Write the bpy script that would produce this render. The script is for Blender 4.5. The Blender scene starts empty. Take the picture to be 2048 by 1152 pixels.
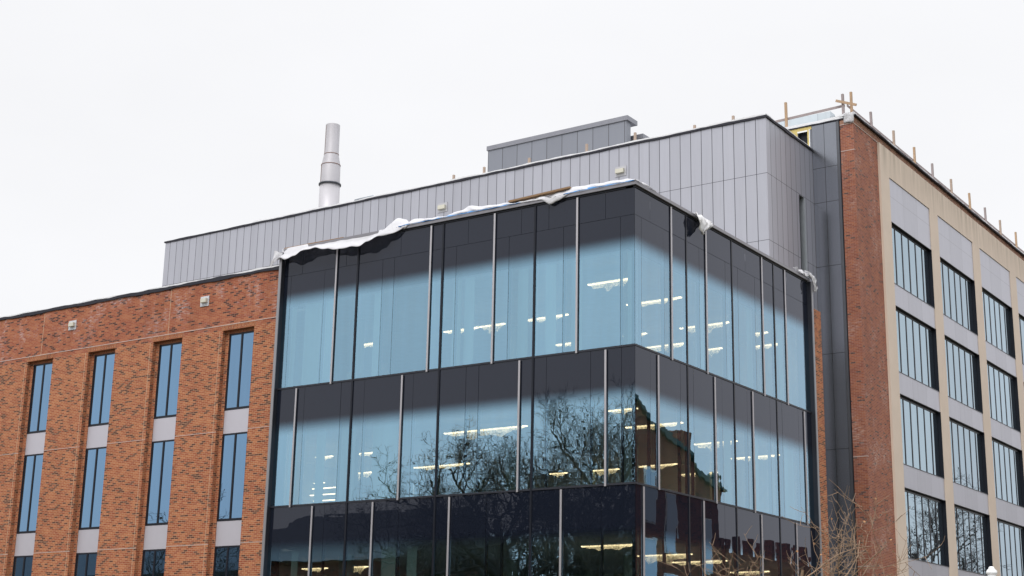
import bpy, bmesh, math, random
from mathutils import Vector, Matrix
R = math.radians
random.seed(7)
S = bpy.context.scene
COL = S.collection

# ------------------------------------------------------------------ camera
cam = bpy.data.objects.new('camera', bpy.data.cameras.new('camera'))
COL.objects.link(cam)
def cam_matrix(yaw, pitch, roll, loc):
    cy, sy, cp, sp = math.cos(yaw), math.sin(yaw), math.cos(pitch), math.sin(pitch)
    f = Vector((sy*cp, cy*cp, sp)); r = Vector((cy, -sy, 0)); u = r.cross(f)
    c, s = math.cos(roll), math.sin(roll)
    rr = r*c + u*s; uu = -r*s + u*c
    m = Matrix((rr, uu, -f)).transposed().to_4x4(); m.translation = loc
    return m
cam.matrix_world = cam_matrix(R(-34.58953), R(14.93991), R(1.110426), Vector((22.293, -39.0915, 1.7)))
cam.data.lens = 52.202; cam.data.sensor_width = 36; cam.data.clip_end = 2000
S.camera = cam

# ------------------------------------------------------------------ sky, sun, exposure
W = bpy.data.worlds.new('World'); S.world = W; W.use_nodes = True
nt = W.node_tree; N = nt.nodes; Lk = nt.links
for n in list(N): N.remove(n)
SUN_EL, SUN_AZ = 50, 170          # azimuth clockwise from +Y
out = N.new('ShaderNodeOutputWorld'); bg = N.new('ShaderNodeBackground')
sky = N.new('ShaderNodeTexSky'); sky.sky_type = 'NISHITA'; sky.sun_disc = False
sky.sun_elevation = R(SUN_EL); sky.sun_rotation = R(SUN_AZ); sky.dust_density = 4
hs = N.new('ShaderNodeHueSaturation'); hs.inputs['Saturation'].default_value = .25; Lk.new(sky.outputs[0], hs.inputs['Color'])
tc = N.new('ShaderNodeTexCoord'); sx = N.new('ShaderNodeSeparateXYZ'); Lk.new(tc.outputs['Generated'], sx.inputs[0])
# overcast cloud deck: brighter towards the zenith, as a real overcast sky is
rp = N.new('ShaderNodeValToRGB'); rp.color_ramp.interpolation = 'EASE'
e = rp.color_ramp.elements
e[0].position = 0.0; e[0].color = (.98, .985, 1.01, 1)
e[1].position = .48; e[1].color = (1.01, 1.015, 1.04, 1)
e2 = rp.color_ramp.elements.new(.95); e2.color = (2.6, 2.6, 2.66, 1)
Lk.new(sx.outputs['Z'], rp.inputs[0])
nz = N.new('ShaderNodeTexNoise'); nz.inputs['Scale'].default_value = 2.2; nz.inputs['Detail'].default_value = 5
mp = N.new('ShaderNodeMapping'); mp.inputs['Scale'].default_value = (1, 1, 2.4); Lk.new(tc.outputs['Generated'], mp.inputs[0]); Lk.new(mp.outputs[0], nz.inputs['Vector'])
mr = N.new('ShaderNodeMapRange'); mr.inputs[1].default_value = .3; mr.inputs[2].default_value = .7; mr.inputs[3].default_value = .955; mr.inputs[4].default_value = 1.03
Lk.new(nz.outputs[0], mr.inputs[0])
mu = N.new('ShaderNodeVectorMath'); mu.operation = 'SCALE'; Lk.new(rp.outputs[0], mu.inputs[0]); Lk.new(mr.outputs[0], mu.inputs['Scale'])
sc_ = N.new('ShaderNodeVectorMath'); sc_.operation = 'SCALE'; sc_.inputs['Scale'].default_value = .1 / .1; Lk.new(mu.outputs[0], sc_.inputs[0])
up = N.new('ShaderNodeVectorMath'); up.operation = 'SCALE'; up.inputs['Scale'].default_value = 1/.1; Lk.new(sc_.outputs[0], up.inputs[0])
mx = N.new('ShaderNodeMix'); mx.data_type = 'RGBA'; mx.inputs[0].default_value = .93
Lk.new(hs.outputs[0], mx.inputs[6]); Lk.new(up.outputs[0], mx.inputs[7])
Lk.new(mx.outputs[2], bg.inputs['Color']); bg.inputs['Strength'].default_value = .1
Lk.new(bg.outputs[0], out.inputs[0])
sun = bpy.data.objects.new('sun', bpy.data.lights.new('sun', 'SUN')); COL.objects.link(sun)
sun.data.energy = 1.5; sun.data.angle = R(24); sun.data.color = (1, .965, .92)
d = Vector((math.sin(R(SUN_AZ))*math.cos(R(SUN_EL)), math.cos(R(SUN_AZ))*math.cos(R(SUN_EL)), math.sin(R(SUN_EL))))
sun.rotation_euler = d.to_track_quat('Z', 'Y').to_euler()
S.view_settings.view_transform = 'Standard'; S.view_settings.look = 'None'
S.view_settings.exposure = 0; S.view_settings.gamma = 1
S.cycles.max_bounces = 10; S.cycles.transparent_max_bounces = 16; S.cycles.glossy_bounces = 5
S.cycles.caustics_reflective = False; S.cycles.caustics_refractive = False

# ------------------------------------------------------------------ materials
def newmat(name):
    m = bpy.data.materials.new(name); m.use_nodes = True
    n = m.node_tree.nodes
    for k in list(n): n.remove(k)
    o = n.new('ShaderNodeOutputMaterial')
    return m, n, m.node_tree.links, o
def node(n, t, **kw):
    k = n.new(t)
    for a, v in kw.items(): setattr(k, a, v)
    return k
def math_(n, l, op, a, b=None, c=None):
    k = n.new('ShaderNodeMath'); k.operation = op
    for i, v in enumerate((a, b, c)):
        if v is None: continue
        if hasattr(v, 'is_output') or hasattr(v, 'links'): l.new(v, k.inputs[i])
        else: k.inputs[i].default_value = v
    return k.outputs[0]
def mixc(n, l, f, a, b, blend='MIX'):
    k = n.new('ShaderNodeMix'); k.data_type = 'RGBA'; k.blend_type = blend
    for i, v in ((0, f), (6, a), (7, b)):
        if hasattr(v, 'links'): l.new(v, k.inputs[i])
        elif i == 0: k.inputs[0].default_value = v
        else: k.inputs[i].default_value = (*v, 1)
    return k.outputs[2]
def noise(n, l, vec, scale, detail=4, rough=.55, sc=None):
    k = n.new('ShaderNodeTexNoise'); k.inputs['Scale'].default_value = scale; k.inputs['Detail'].default_value = detail; k.inputs['Roughness'].default_value = rough
    if sc:
        m = n.new('ShaderNodeMapping'); m.inputs['Scale'].default_value = sc; l.new(vec, m.inputs[0]); vec = m.outputs[0]
    l.new(vec, k.inputs['Vector'])
    return k.outputs[0]
def ramp(n, l, f, stops, interp='LINEAR'):
    k = n.new('ShaderNodeValToRGB'); k.color_ramp.interpolation = interp
    while len(k.color_ramp.elements) < len(stops): k.color_ramp.elements.new(.5)
    for e, (p, c) in zip(k.color_ramp.elements, stops): e.position = p; e.color = (*c, 1) if len(c) == 3 else c
    l.new(f, k.inputs[0]); return k.outputs[0]
def uvn(n): return node(n, 'ShaderNodeUVMap', uv_map='UVMap').outputs[0]
def plain(name, col, rough=.6, metal=0, var=.12, scale=3, spec=.4, bump=0, bscale=30):
    m, n, l, o = newmat(name)
    b = n.new('ShaderNodeBsdfPrincipled'); l.new(b.outputs[0], o.inputs[0])
    tc = n.new('ShaderNodeTexCoord').outputs['Object']
    f = noise(n, l, tc, scale)
    c = mixc(n, l, f, tuple(x*(1-var) for x in col), tuple(min(1, x*(1+var)) for x in col))
    l.new(c, b.inputs['Base Color']); b.inputs['Roughness'].default_value = rough; b.inputs['Metallic'].default_value = metal
    b.inputs['Specular IOR Level'].default_value = spec
    if bump:
        bp = n.new('ShaderNodeBump'); bp.inputs['Strength'].default_value = 1; bp.inputs['Distance'].default_value = bump
        l.new(noise(n, l, tc, bscale), bp.inputs['Height']); l.new(bp.outputs[0], b.inputs['Normal'])
    return m
def brick(name, tones, dark, mortar, eff=.5, darkshare=.16, bw=.213, bh=.0685, rot=False, mort=.011, effcol=(.5, .42, .38), zlo=0, zhi=99):
    m, n, l, o = newmat(name)
    b = n.new('ShaderNodeBsdfPrincipled'); l.new(b.outputs[0], o.inputs[0])
    uv = uvn(n)
    vec = uv
    if rot:
        mp = n.new('ShaderNodeMapping'); mp.inputs['Rotation'].default_value = (0, 0, R(90)); l.new(uv, mp.inputs[0]); vec = mp.outputs[0]
    t = n.new('ShaderNodeTexBrick'); l.new(vec, t.inputs['Vector'])
    t.inputs['Color1'].default_value = (0, 0, 0, 1); t.inputs['Color2'].default_value = (1, 1, 1, 1); t.inputs['Mortar'].default_value = (.5, .5, .5, 1)
    t.inputs['Scale'].default_value = 1; t.inputs['Mortar Size'].default_value = mort/2; t.inputs['Mortar Smooth'].default_value = .3
    t.inputs['Brick Width'].default_value = bw; t.inputs['Row Height'].default_value = bh; t.inputs['Bias'].default_value = 0
    sp = n.new('ShaderNodeSeparateColor'); l.new(t.outputs['Color'], sp.inputs[0])
    k = 1 - darkshare
    st = [(i*k/len(tones), c) for i, c in enumerate(tones)] + [(k, dark), (min(.995, k+.07), tuple(x*.8 for x in dark))]
    c = ramp(n, l, sp.outputs[0], st, 'CONSTANT')
    c = mixc(n, l, noise(n, l, uv, 35, 3), c, mixc(n, l, 1.0, c, (.72, .7, .7), 'MULTIPLY'))
    mc = mixc(n, l, noise(n, l, uv, 1.6), tuple(x*.82 for x in mortar), mortar)
    c = mixc(n, l, t.outputs['Fac'], c, mc)
    # large scale tonal drift and pale lime bloom
    c = mixc(n, l, math_(n, l, 'MULTIPLY', noise(n, l, uv, .35, 3), .38), c, mixc(n, l, 1.0, c, (.74, .70, .70), 'MULTIPLY'))
    if eff:
        f = math_(n, l, 'MULTIPLY', ramp(n, l, noise(n, l, uv, .8, 5, .65, (1, .7, 1)), [(.50, (0, 0, 0)), (.66, (1, 1, 1))]), ramp(n, l, noise(n, l, uv, 9, 3, .6, (.45, 1.6, 1)), [(.45, (0, 0, 0)), (.66, (1, 1, 1))]))
        s2 = n.new('ShaderNodeSeparateXYZ'); l.new(uv, s2.inputs[0])
        mr = n.new('ShaderNodeMapRange'); mr.inputs[1].default_value = zlo; mr.inputs[2].default_value = zhi; mr.clamp = True; l.new(s2.outputs['Y'], mr.inputs[0])
        f = math_(n, l, 'MULTIPLY', math_(n, l, 'MULTIPLY', f, mr.outputs[0]), eff)
        c = mixc(n, l, f, c, effcol)
    c = mixc(n, l, math_(n, l, 'MULTIPLY', ramp(n, l, noise(n, l, uv, 1.0, 5, .65, (1.5, .22, 1)), [(.48, (0, 0, 0)), (.72, (1, 1, 1))]), .42), c, mixc(n, l, 1.0, c, (.55, .5, .5), 'MULTIPLY'))
    l.new(c, b.inputs['Base Color']); b.inputs['Roughness'].default_value = .82; b.inputs['Specular IOR Level'].default_value = .25
    bp = n.new('ShaderNodeBump'); bp.inputs['Distance'].default_value = .006; bp.inputs['Strength'].default_value = .8; bp.invert = True
    l.new(t.outputs['Fac'], bp.inputs['Height']); l.new(bp.outputs[0], b.inputs['Normal'])
    return m
def panels(name, col, pitch, off, rough=.36, metal=.75, seam=.012, hjoints=(), var=.04, seamcol=(.045, .045, .055), jw=.02, brush=.05):
    """standing metal panels: u seams every pitch, horizontal joints at heights"""
    m, n, l, o = newmat(name)
    b = n.new('ShaderNodeBsdfPrincipled'); l.new(b.outputs[0], o.inputs[0])
    uv = uvn(n); s = n.new('ShaderNodeSeparateXYZ'); l.new(uv, s.inputs[0])
    u = math_(n, l, 'DIVIDE', math_(n, l, 'SUBTRACT', s.outputs['X'], off), pitch)
    fl = math_(n, l, 'FLOOR', u); fr = math_(n, l, 'SUBTRACT', u, fl)
    wn = n.new('ShaderNodeTexWhiteNoise'); wn.noise_dimensions = '1D'; l.new(fl, wn.inputs['W'])
    a = math_(n, l, 'LESS_THAN', fr, seam/pitch)
    for z in hjoints:
        j = math_(n, l, 'LESS_THAN', math_(n, l, 'ABSOLUTE', math_(n, l, 'SUBTRACT', s.outputs['Y'], z)), jw/2)
        a = math_(n, l, 'MAXIMUM', a, j)
    c = mixc(n, l, wn.outputs['Value'], tuple(x*(1-var) for x in col), tuple(x*(1+var) for x in col))
    c = mixc(n, l, math_(n, l, 'MULTIPLY', noise(n, l, uv, 1.1, 4, .6, (3, .35, 1)), .4), c, mixc(n, l, 1.0, c, (.74, .74, .77), 'MULTIPLY'))
    c = mixc(n, l, math_(n, l, 'MULTIPLY', ramp(n, l, noise(n, l, uv, 1.0, 5, .65, (7, .3, 1)), [(.52, (0, 0, 0)), (.75, (1, 1, 1))]), .22), c, (.30, .30, .31))
    c = mixc(n, l, a, c, seamcol)
    l.new(c, b.inputs['Base Color'])
    l.new(math_(n, l, 'MULTIPLY', math_(n, l, 'SUBTRACT', 1.0, a), metal), b.inputs['Metallic'])
    rr = math_(n, l, 'ADD', rough, math_(n, l, 'MULTIPLY', noise(n, l, uv, 2, 3), brush))
    l.new(rr, b.inputs['Roughness'])
    # oil canning: each sheet bows a little
    bp = n.new('ShaderNodeBump'); bp.inputs['Distance'].default_value = .004; bp.inputs['Strength'].default_value = .5
    hgt = noise(n, l, uv, .9, 2, .4, (1.6, .6, 1))
    l.new(hgt, bp.inputs['Height']); l.new(bp.outputs[0], b.inputs['Normal'])
    return m
def glass(name, coat, trans, zc=None, width=.62, wav=1.0, opaque=None, white=1.0, frit=(.009, .012, .021)):
    """coated curtain wall glass; below zc it is clear, above it a dark frit fades in"""
    m, n, l, o = newmat(name)
    uv = uvn(n); tc = n.new('ShaderNodeTexCoord').outputs['Object']
    g = n.new('ShaderNodeBsdfGlossy'); g.inputs['Roughness'].default_value = 0.0; oi = n.new('ShaderNodeObjectInfo'); pv = n.new('ShaderNodeMapRange'); pv.inputs[3].default_value = .90; pv.inputs[4].default_value = 1.08; l.new(oi.outputs['Random'], pv.inputs[0])
    dirt = math_(n, l, 'ADD', .90, math_(n, l, 'MULTIPLY', noise(n, l, uv, 1.0, 4, .6, (2.6, .25, 1)), .2))
    cs = n.new('ShaderNodeVectorMath'); cs.operation = 'SCALE'; cs.inputs[0].default_value = coat; l.new(math_(n, l, 'MULTIPLY', pv.outputs[0], dirt), cs.inputs['Scale']); l.new(cs.outputs[0], g.inputs['Color'])
    gw = n.new('ShaderNodeBsdfGlossy'); gw.inputs['Roughness'].default_value = 0.0; gw.inputs['Color'].default_value = (.88, .90, 1, 1)
    # roller wave and slow warp of heat treated glass
    h1 = noise(n, l, uv, 1.0, 1.5, .5, (.55, 2.6, 1)); h2 = noise(n, l, uv, 1.0, 1, .4, (.35, .3, 1)); h3 = noise(n, l, uv, 1.0, 1, .4, (3.2, 1.1, 1))
    hh = math_(n, l, 'ADD', math_(n, l, 'MULTIPLY', h1, .0010*wav), math_(n, l, 'ADD', math_(n, l, 'MULTIPLY', h2, .0011*wav), math_(n, l, 'MULTIPLY', h3, .0004*wav)))
    bp = n.new('ShaderNodeBump'); bp.inputs['Distance'].default_value = 1; bp.inputs['Strength'].default_value = 1; l.new(hh, bp.inputs['Height'])
    for q in (g, gw): l.new(bp.outputs[0], q.inputs['Normal'])
    if opaque is None:
        t = n.new('ShaderNodeBsdfTransparent'); t.inputs['Color'].default_value = (*trans, 1)
    else:
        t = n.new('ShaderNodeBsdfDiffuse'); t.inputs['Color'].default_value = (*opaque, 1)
    v = n.new('ShaderNodeMixShader'); v.inputs[0].default_value = .47; l.new(t.outputs[0], v.inputs[1]); l.new(g.outputs[0], v.inputs[2])
    fr = n.new('ShaderNodeFresnel'); fr.inputs['IOR'].default_value = 1.52; l.new(bp.outputs[0], fr.inputs['Normal'])
    ff = math_(n, l, 'MINIMUM', math_(n, l, 'MULTIPLY', fr.outputs[0], 1.0*white), 1.0)
    if zc is None: base = v.outputs[0]
    else:
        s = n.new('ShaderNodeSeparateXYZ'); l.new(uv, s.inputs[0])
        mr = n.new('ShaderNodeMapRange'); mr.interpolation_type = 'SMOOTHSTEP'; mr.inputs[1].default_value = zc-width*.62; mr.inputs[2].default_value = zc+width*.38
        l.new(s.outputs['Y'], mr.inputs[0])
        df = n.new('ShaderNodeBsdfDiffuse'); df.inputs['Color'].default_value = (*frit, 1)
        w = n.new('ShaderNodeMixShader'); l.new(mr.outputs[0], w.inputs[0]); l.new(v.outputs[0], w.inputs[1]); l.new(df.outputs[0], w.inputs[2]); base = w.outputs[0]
    f = n.new('ShaderNodeMixShader'); l.new(ff, f.inputs[0]); l.new(base, f.inputs[1]); l.new(gw.outputs[0], f.inputs[2])
    l.new(f.outputs[0], o.inputs[0])
    return m
def emit(name, col, st):
    m, n, l, o = newmat(name); e = n.new('ShaderNodeEmission'); e.inputs[0].default_value = (*col, 1); e.inputs[1].default_value = st
    l.new(e.outputs[0], o.inputs[0]); return m
def cloth(name, col, trans=.45, rough=.5, bump=.02, bs=5):
    m, n, l, o = newmat(name)
    b = n.new('ShaderNodeBsdfPrincipled'); b.inputs['Roughness'].default_value = rough
    tc = n.new('ShaderNodeTexCoord').outputs['Object']
    c = mixc(n, l, noise(n, l, tc, 3), tuple(x*.93 for x in col), col); l.new(c, b.inputs['Base Color'])
    t = n.new('ShaderNodeBsdfTranslucent'); l.new(c, t.inputs[0])
    bp = n.new('ShaderNodeBump'); bp.inputs['Distance'].default_value = bump; l.new(noise(n, l, tc, bs, 4, .6), bp.inputs['Height'])
    l.new(bp.outputs[0], b.inputs['Normal']); l.new(bp.outputs[0], t.inputs['Normal'])
    x = n.new('ShaderNodeMixShader'); x.inputs[0].default_value = trans; l.new(b.outputs[0], x.inputs[1]); l.new(t.outputs[0], x.inputs[2]); l.new(x.outputs[0], o.inputs[0])
    return m
def wood(name, col):
    m, n, l, o = newmat(name)
    b = n.new('ShaderNodeBsdfPrincipled'); l.new(b.outputs[0], o.inputs[0]); b.inputs['Roughness'].default_value = .75
    tc = n.new('ShaderNodeTexCoord').outputs['Object']
    c = mixc(n, l, noise(n, l, tc, 6, 5, .6, (6, 6, .6)), tuple(x*.7 for x in col), tuple(min(1, x*1.2) for x in col)); l.new(c, b.inputs['Base Color'])
    return m
def concrete(name, col, stain=(.30, .26, .20)):
    m, n, l, o = newmat(name)
    b = n.new('ShaderNodeBsdfPrincipled'); l.new(b.outputs[0], o.inputs[0]); b.inputs['Roughness'].default_value = .85; b.inputs['Specular IOR Level'].default_value = .25
    uv = uvn(n); s = n.new('ShaderNodeSeparateXYZ'); l.new(uv, s.inputs[0])
    c = mixc(n, l, noise(n, l, uv, .9, 5), tuple(x*.9 for x in col), tuple(min(1, x*1.06) for x in col))
    # run-off streaks below the top edge
    mr = n.new('ShaderNodeMapRange'); mr.inputs[1].default_value = 24.0; mr.inputs[2].default_value = 25.5; l.new(s.outputs['Y'], mr.inputs[0])
    st = ramp(n, l, noise(n, l, uv, 1.0, 5, .6, (2.4, .12, 1)), [(.38, (0, 0, 0)), (.68, (1, 1, 1))])
    c = mixc(n, l, math_(n, l, 'MULTIPLY', math_(n, l, 'MULTIPLY', st, mr.outputs[0]), .6), c, stain)
    c = mixc(n, l, math_(n, l, 'MULTIPLY', noise(n, l, uv, 40, 3), .12), c, (.3, .27, .24))
    l.new(c, b.inputs['Base Color'])
    return m

M = {}
M['brick'] = brick('orange_brick', [(.42, .128, .06), (.49, .175, .078), (.38, .108, .055), (.54, .205, .095), (.45, .145, .068)], (.165, .068, .05), (.68, .44, .27), eff=0, mort=.0135, darkshare=.2)
M['brick_band'] = brick('orange_brick_band', [(.41, .125, .065), (.47, .16, .08), (.37, .105, .06), (.50, .185, .092), (.43, .135, .07)], (.13, .055, .048), (.50, .27, .175), eff=1.0, effcol=(.60, .50, .50), zlo=14.0, zhi=16.0, mort=.014)
M['soldier'] = brick('soldier_brick', [(.40, .13, .058), (.44, .16, .07), (.34, .10, .05)], (.25, .08, .045), (.58, .38, .23), eff=0, rot=True, bw=.23, darkshare=.05, mort=.014)
M['brick_red'] = brick('red_brick', [(.33, .115, .072), (.40, .145, .088), (.30, .105, .075), (.43, .16, .09), (.36, .135, .095)], (.13, .08, .075), (.50, .34, .26), eff=.8, darkshare=.06, zlo=-1, zhi=.1, effcol=(.52, .38, .33))
M['brick_old'] = brick('old_brick', [(.24, .065, .04), (.28, .085, .05), (.21, .058, .04)], (.07, .03, .025), (.22, .15, .11), eff=0)
M['brick_cap'] = brick('parapet_brick', [(.38, .19, .12), (.42, .22, .15), (.33, .15, .10)], (.2, .1, .08), (.55, .43, .34), eff=.4, darkshare=.1, zlo=-1, zhi=.1)
M['metal'] = panels('grey_metal_panels', (.475, .48, .53), .510, -16.91, metal=.7, hjoints=(22.42, 19.52), seam=.028)
M['metal_side'] = M['metal']
M['metal_recess_shade'] = panels('recess_shaded_panels', (.27, .285, .32), .58, -1.57, metal=.88, rough=.2, hjoints=(24.02, 22.41, 19.49, 15.6, 11.49, 7.4), seam=.02, seamcol=(.02, .02, .022))  # grey cladding in the recess, its shade put into a darker base colour
M['housing'] = panels('rooftop_metal', (.27, .285, .325), .922, -20.82, metal=.55, rough=.4, seam=.03)
M['housing_pale'] = panels('pale_metal', (.62, .69, .74), 1.9, -14, metal=.35, rough=.4, seam=.03, seamcol=(.4, .45, .5))
M['spandrel'] = panels('spandrel_metal', (.52, .52, .575), 1.806, 23.63, metal=.55, rough=.4, seam=.022, hjoints=(23.59,), seamcol=(.30, .30, .34))
M['spandrel_plain'] = plain('pale_spandrel', (.56, .545, .60), .42, .45, var=.04)
M['concrete'] = concrete('tan_concrete', (.71, .60, .505))
M['concrete_side'] = M['concrete']
M['frame'] = plain('black_frame', (.012, .014, .022), .35, .3)
M['frame_grey'] = plain('dark_grey_frame', (.07, .075, .09), .4, .5)
M['fin'] = plain('silver_fin', (.47, .455, .475), .38, .6, var=.03)
M['endfin'] = plain('grey_end_fin', (.30, .30, .32), .4, .5, var=.03)
M['finside'] = plain('charcoal_aluminium', (.035, .038, .05), .4, .4)
M['cap'] = plain('parapet_cap_metal', (.26, .255, .275), .4, .6)
M['coping'] = plain('dark_membrane', (.016, .016, .026), .6)
M['snow'] = cloth('white_membrane', (.86, .87, .9), .15, .6)
M['belt'] = plain('pale_mortar_ledge', (.54, .44, .40), .8)
M['jointline'] = plain('sand_joint', (.55, .40, .28), .85)
M['tarp'] = cloth('white_plastic_sheet', (.82, .82, .85), .4, .5, .06, 3)
M['wrap'] = cloth('crumpled_plastic', (.95, .95, .97), .25, .35, .03, 9)
M['blue'] = cloth('blue_plastic_sheet', (.12, .40, .82), .3)
M['wood'] = wood('weathered_wood', (.40, .31, .25)); M['woodgrey'] = wood('grey_wood', (.32, .27, .27)); M['plank'] = wood('brown_plank', (.26, .16, .085)); M['woodorange'] = wood('fresh_wood', (.44, .30, .19))
M['stack'] = plain('galvanised_stack', (.50, .49, .52), .5, .3, var=.1, scale=1.2)
M['rust'] = plain('rusty_strap', (.20, .12, .10), .8, var=.4, scale=8)
M['pipe'] = plain('grey_pipe', (.42, .46, .5), .45, .5)
M['white'] = plain('white_paint', (.82, .83, .86), .45, var=.03)
M['cream'] = plain('cream_fixture', (.60, .585, .50), .45, var=.05)
M['plate'] = plain('pale_plate', (.58, .60, .64), .5, .3)
M['yellow'] = plain('yellow_sheathing', (.56, .45, .17), .8, var=.2, scale=6)
M['dark'] = plain('dark_interior', (.02, .024, .026), .8)
M['slab'] = plain('concrete_slab', (.42, .42, .41), .8)
M['ceil'] = plain('pale_ceiling', (.82, .84, .84), .8)
M['corewall'] = plain('interior_wall', (.70, .76, .75), .8)
M['column'] = plain('round_column', (.5, .62, .6), .6)
M['blind'] = cloth('pale_blind', (.86, .97, .94), .25, .6, .002)
M['carton'] = plain('cardboard_box', (.55, .52, .46), .8)
M['green'] = plain('green_cloth', (.08, .42, .26), .8)
M['bark'] = plain('grey_brown_bark', (.048, .040, .034), .9, var=.35, scale=6)
M['twig'] = plain('pale_twig_bark', (.27, .185, .125), .85, var=.3, scale=10)
M['leafdry'] = plain('dry_leaf', (.36, .19, .09), .8, var=.3)
M['needle'] = plain('dark_needles', (.018, .036, .018), .8, var=.4, scale=2)
M['roofdark'] = plain('slate_roof', (.045, .048, .055), .7)
M['lawn'] = plain('winter_lawn', (.09, .085, .045), .95, var=.4, scale=1.5, bump=.03)
M['asphalt'] = plain('asphalt', (.05, .05, .052), .9, var=.25, scale=8)
M['paving'] = plain('concrete_paving', (.32, .31, .29), .85, scale=2)
M['light'] = emit('fluorescent_tube', (1, .68, .38), 4.2)
M['towerglass'] = plain('tower_facade', (.12, .16, .17), .3, .2)
GL = {z: glass('curtain_glass_%d' % i, (.42, .76, 1.0), (.80, .98, .97), zc=z, wav=w) for i, (z, w) in enumerate(((15.32, .8), (10.52, 1), (6.23, 1.0), (1.95, 1)))}
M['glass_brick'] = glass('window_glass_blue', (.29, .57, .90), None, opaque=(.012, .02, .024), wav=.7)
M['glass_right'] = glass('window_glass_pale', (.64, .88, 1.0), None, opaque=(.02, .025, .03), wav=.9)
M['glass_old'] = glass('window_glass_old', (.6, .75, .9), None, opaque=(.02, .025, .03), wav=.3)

# ------------------------------------------------------------------ mesh helpers
class MB:
    def __init__(s): s.v = []; s.f = []; s.sm = []
    def add(s, vs, fs, smooth=False):
        o = len(s.v); s.v += [tuple(v) for v in vs]; s.f += [tuple(i+o for i in f) for f in fs]; s.sm += [smooth]*len(fs); return s
    def box(s, x0, x1, y0, y1, z0, z1):
        v = [(x, y, z) for z in (z0, z1) for y in (y0, y1) for x in (x0, x1)]
        return s.add(v, [(0, 2, 3, 1), (4, 5, 7, 6), (0, 1, 5, 4), (1, 3, 7, 5), (3, 2, 6, 7), (2, 0, 4, 6)])
    def bar(s, a, b, w, h=None):
        a, b = Vector(a), Vector(b); d = (b-a).normalized(); h = h or w
        u = d.cross(Vector((0, 0, 1)))
        u = Vector((1, 0, 0)) if u.length < 1e-4 else u.normalized()
        t = u.cross(d)
        c = [a+u*i*w/2+t*j*h/2 for i, j in ((-1, -1), (1, -1), (1, 1), (-1, 1))]; e = [p+(b-a) for p in c]
        return s.add(c+e, [(3, 2, 1, 0), (4, 5, 6, 7), (0, 1, 5, 4), (1, 2, 6, 5), (2, 3, 7, 6), (3, 0, 4, 7)])
    def tube(s, pts, rad, k=6, cap=True):
        rings = []; n = len(pts); o = []
        for i, p in enumerate(pts):
            d = (pts[min(i+1, n-1)]-pts[max(i-1, 0)]); d = d.normalized() if d.length > 1e-9 else Vector((0, 0, 1))
            u = d.cross(Vector((.31, .17, .93))).normalized(); w = d.cross(u)
            r = rad[i]
            for j in range(k):
                a = 2*math.pi*j/k; o.append(p+u*(r*math.cos(a))+w*(r*math.sin(a)))
        f = [(i*k+j, i*k+(j+1) % k, (i+1)*k+(j+1) % k, (i+1)*k+j) for i in range(n-1) for j in range(k)]
        if cap: f += [tuple(range(k))[::-1], tuple((n-1)*k+j for j in range(k))]
        return s.add(o, f, True)
    def lathe(s, x, y, prof, k=28, cap=True):
        o = [(x+r*math.cos(2*math.pi*j/k), y+r*math.sin(2*math.pi*j/k), z) for r, z in prof for j in range(k)]
        n = len(prof)
        f = [(i*k+j, i*k+(j+1) % k, (i+1)*k+(j+1) % k, (i+1)*k+j) for i in range(n-1) for j in range(k)]
        if cap: f += [tuple(range(k))[::-1], tuple((n-1)*k+j for j in range(k))]
        return s.add(o, f, True)
    def prism_x(s, x0, x1, poly):       # poly of (y,z), counter clockwise seen from +x
        n = len(poly); v = [(x0, y, z) for y, z in poly]+[(x1, y, z) for y, z in poly]
        return s.add(v, [tuple(range(n))[::-1], tuple(range(n, 2*n))]+[(i, (i+1) % n, n+(i+1) % n, n+i) for i in range(n)])
    def prism_y(s, y0, y1, poly):       # poly of (x,z)
        n = len(poly); v = [(x, y0, z) for x, z in poly]+[(x, y1, z) for x, z in poly]
        return s.add(v, [tuple(range(n)), tuple(range(n, 2*n))[::-1]]+[(i, n+i, n+(i+1) % n, (i+1) % n) for i in range(n)])
    def sheet(s, grid, smooth=True):
        h, w = len(grid), len(grid[0]); v = [p for r in grid for p in r]
        return s.add(v, [(i*w+j, i*w+j+1, (i+1)*w+j+1, (i+1)*w+j) for i in range(h-1) for j in range(w-1)], smooth)
    def build(s, name, mat, parent=None, solid=0, bevel=0):
        me = bpy.data.meshes.new(name)
        base = Vector((0, 0, 0)); q = parent
        while q is not None: base += q.location; q = q.parent
        me.from_pydata([tuple(Vector(v)-base) for v in s.v], [], s.f); me.update()
        uv = me.uv_layers.new(name='UVMap')
        for p in me.polygons:
            nx, ny, nz_ = (abs(c) for c in p.normal)
            for li in p.loop_indices:
                c = Vector(s.v[me.loops[li].vertex_index])
                uv.data[li].uv = (c.x, c.y) if nz_ > .8 else ((c.y, c.z) if nx > ny else (c.x, c.z))
        me.polygons.foreach_set('use_smooth', s.sm)
        me.materials.append(M[mat] if isinstance(mat, str) else mat)
        o = bpy.data.objects.new(name, me); COL.objects.link(o)
        if parent is not None: o.parent = parent
        if solid:
            m = o.modifiers.new('thickness', 'SOLIDIFY'); m.thickness = solid; m.offset = 0
        if bevel:
            m = o.modifiers.new('bevel', 'BEVEL'); m.width = bevel; m.segments = 2; m.limit_method = 'ANGLE'
        return o
def thing(name, label, cat, loc=(0, 0, 0), group=None):
    o = bpy.data.objects.new(name, None); COL.objects.link(o); o.location = loc; o.empty_display_size = .2
    o['label'] = label; o['category'] = cat
    if group: o['group'] = group
    return o
def tag(o, label, cat, group=None):
    o['label'] = label; o['category'] = cat
    if group: o['group'] = group
    return o
def struct(o): o['kind'] = 'structure'; return o
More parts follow.
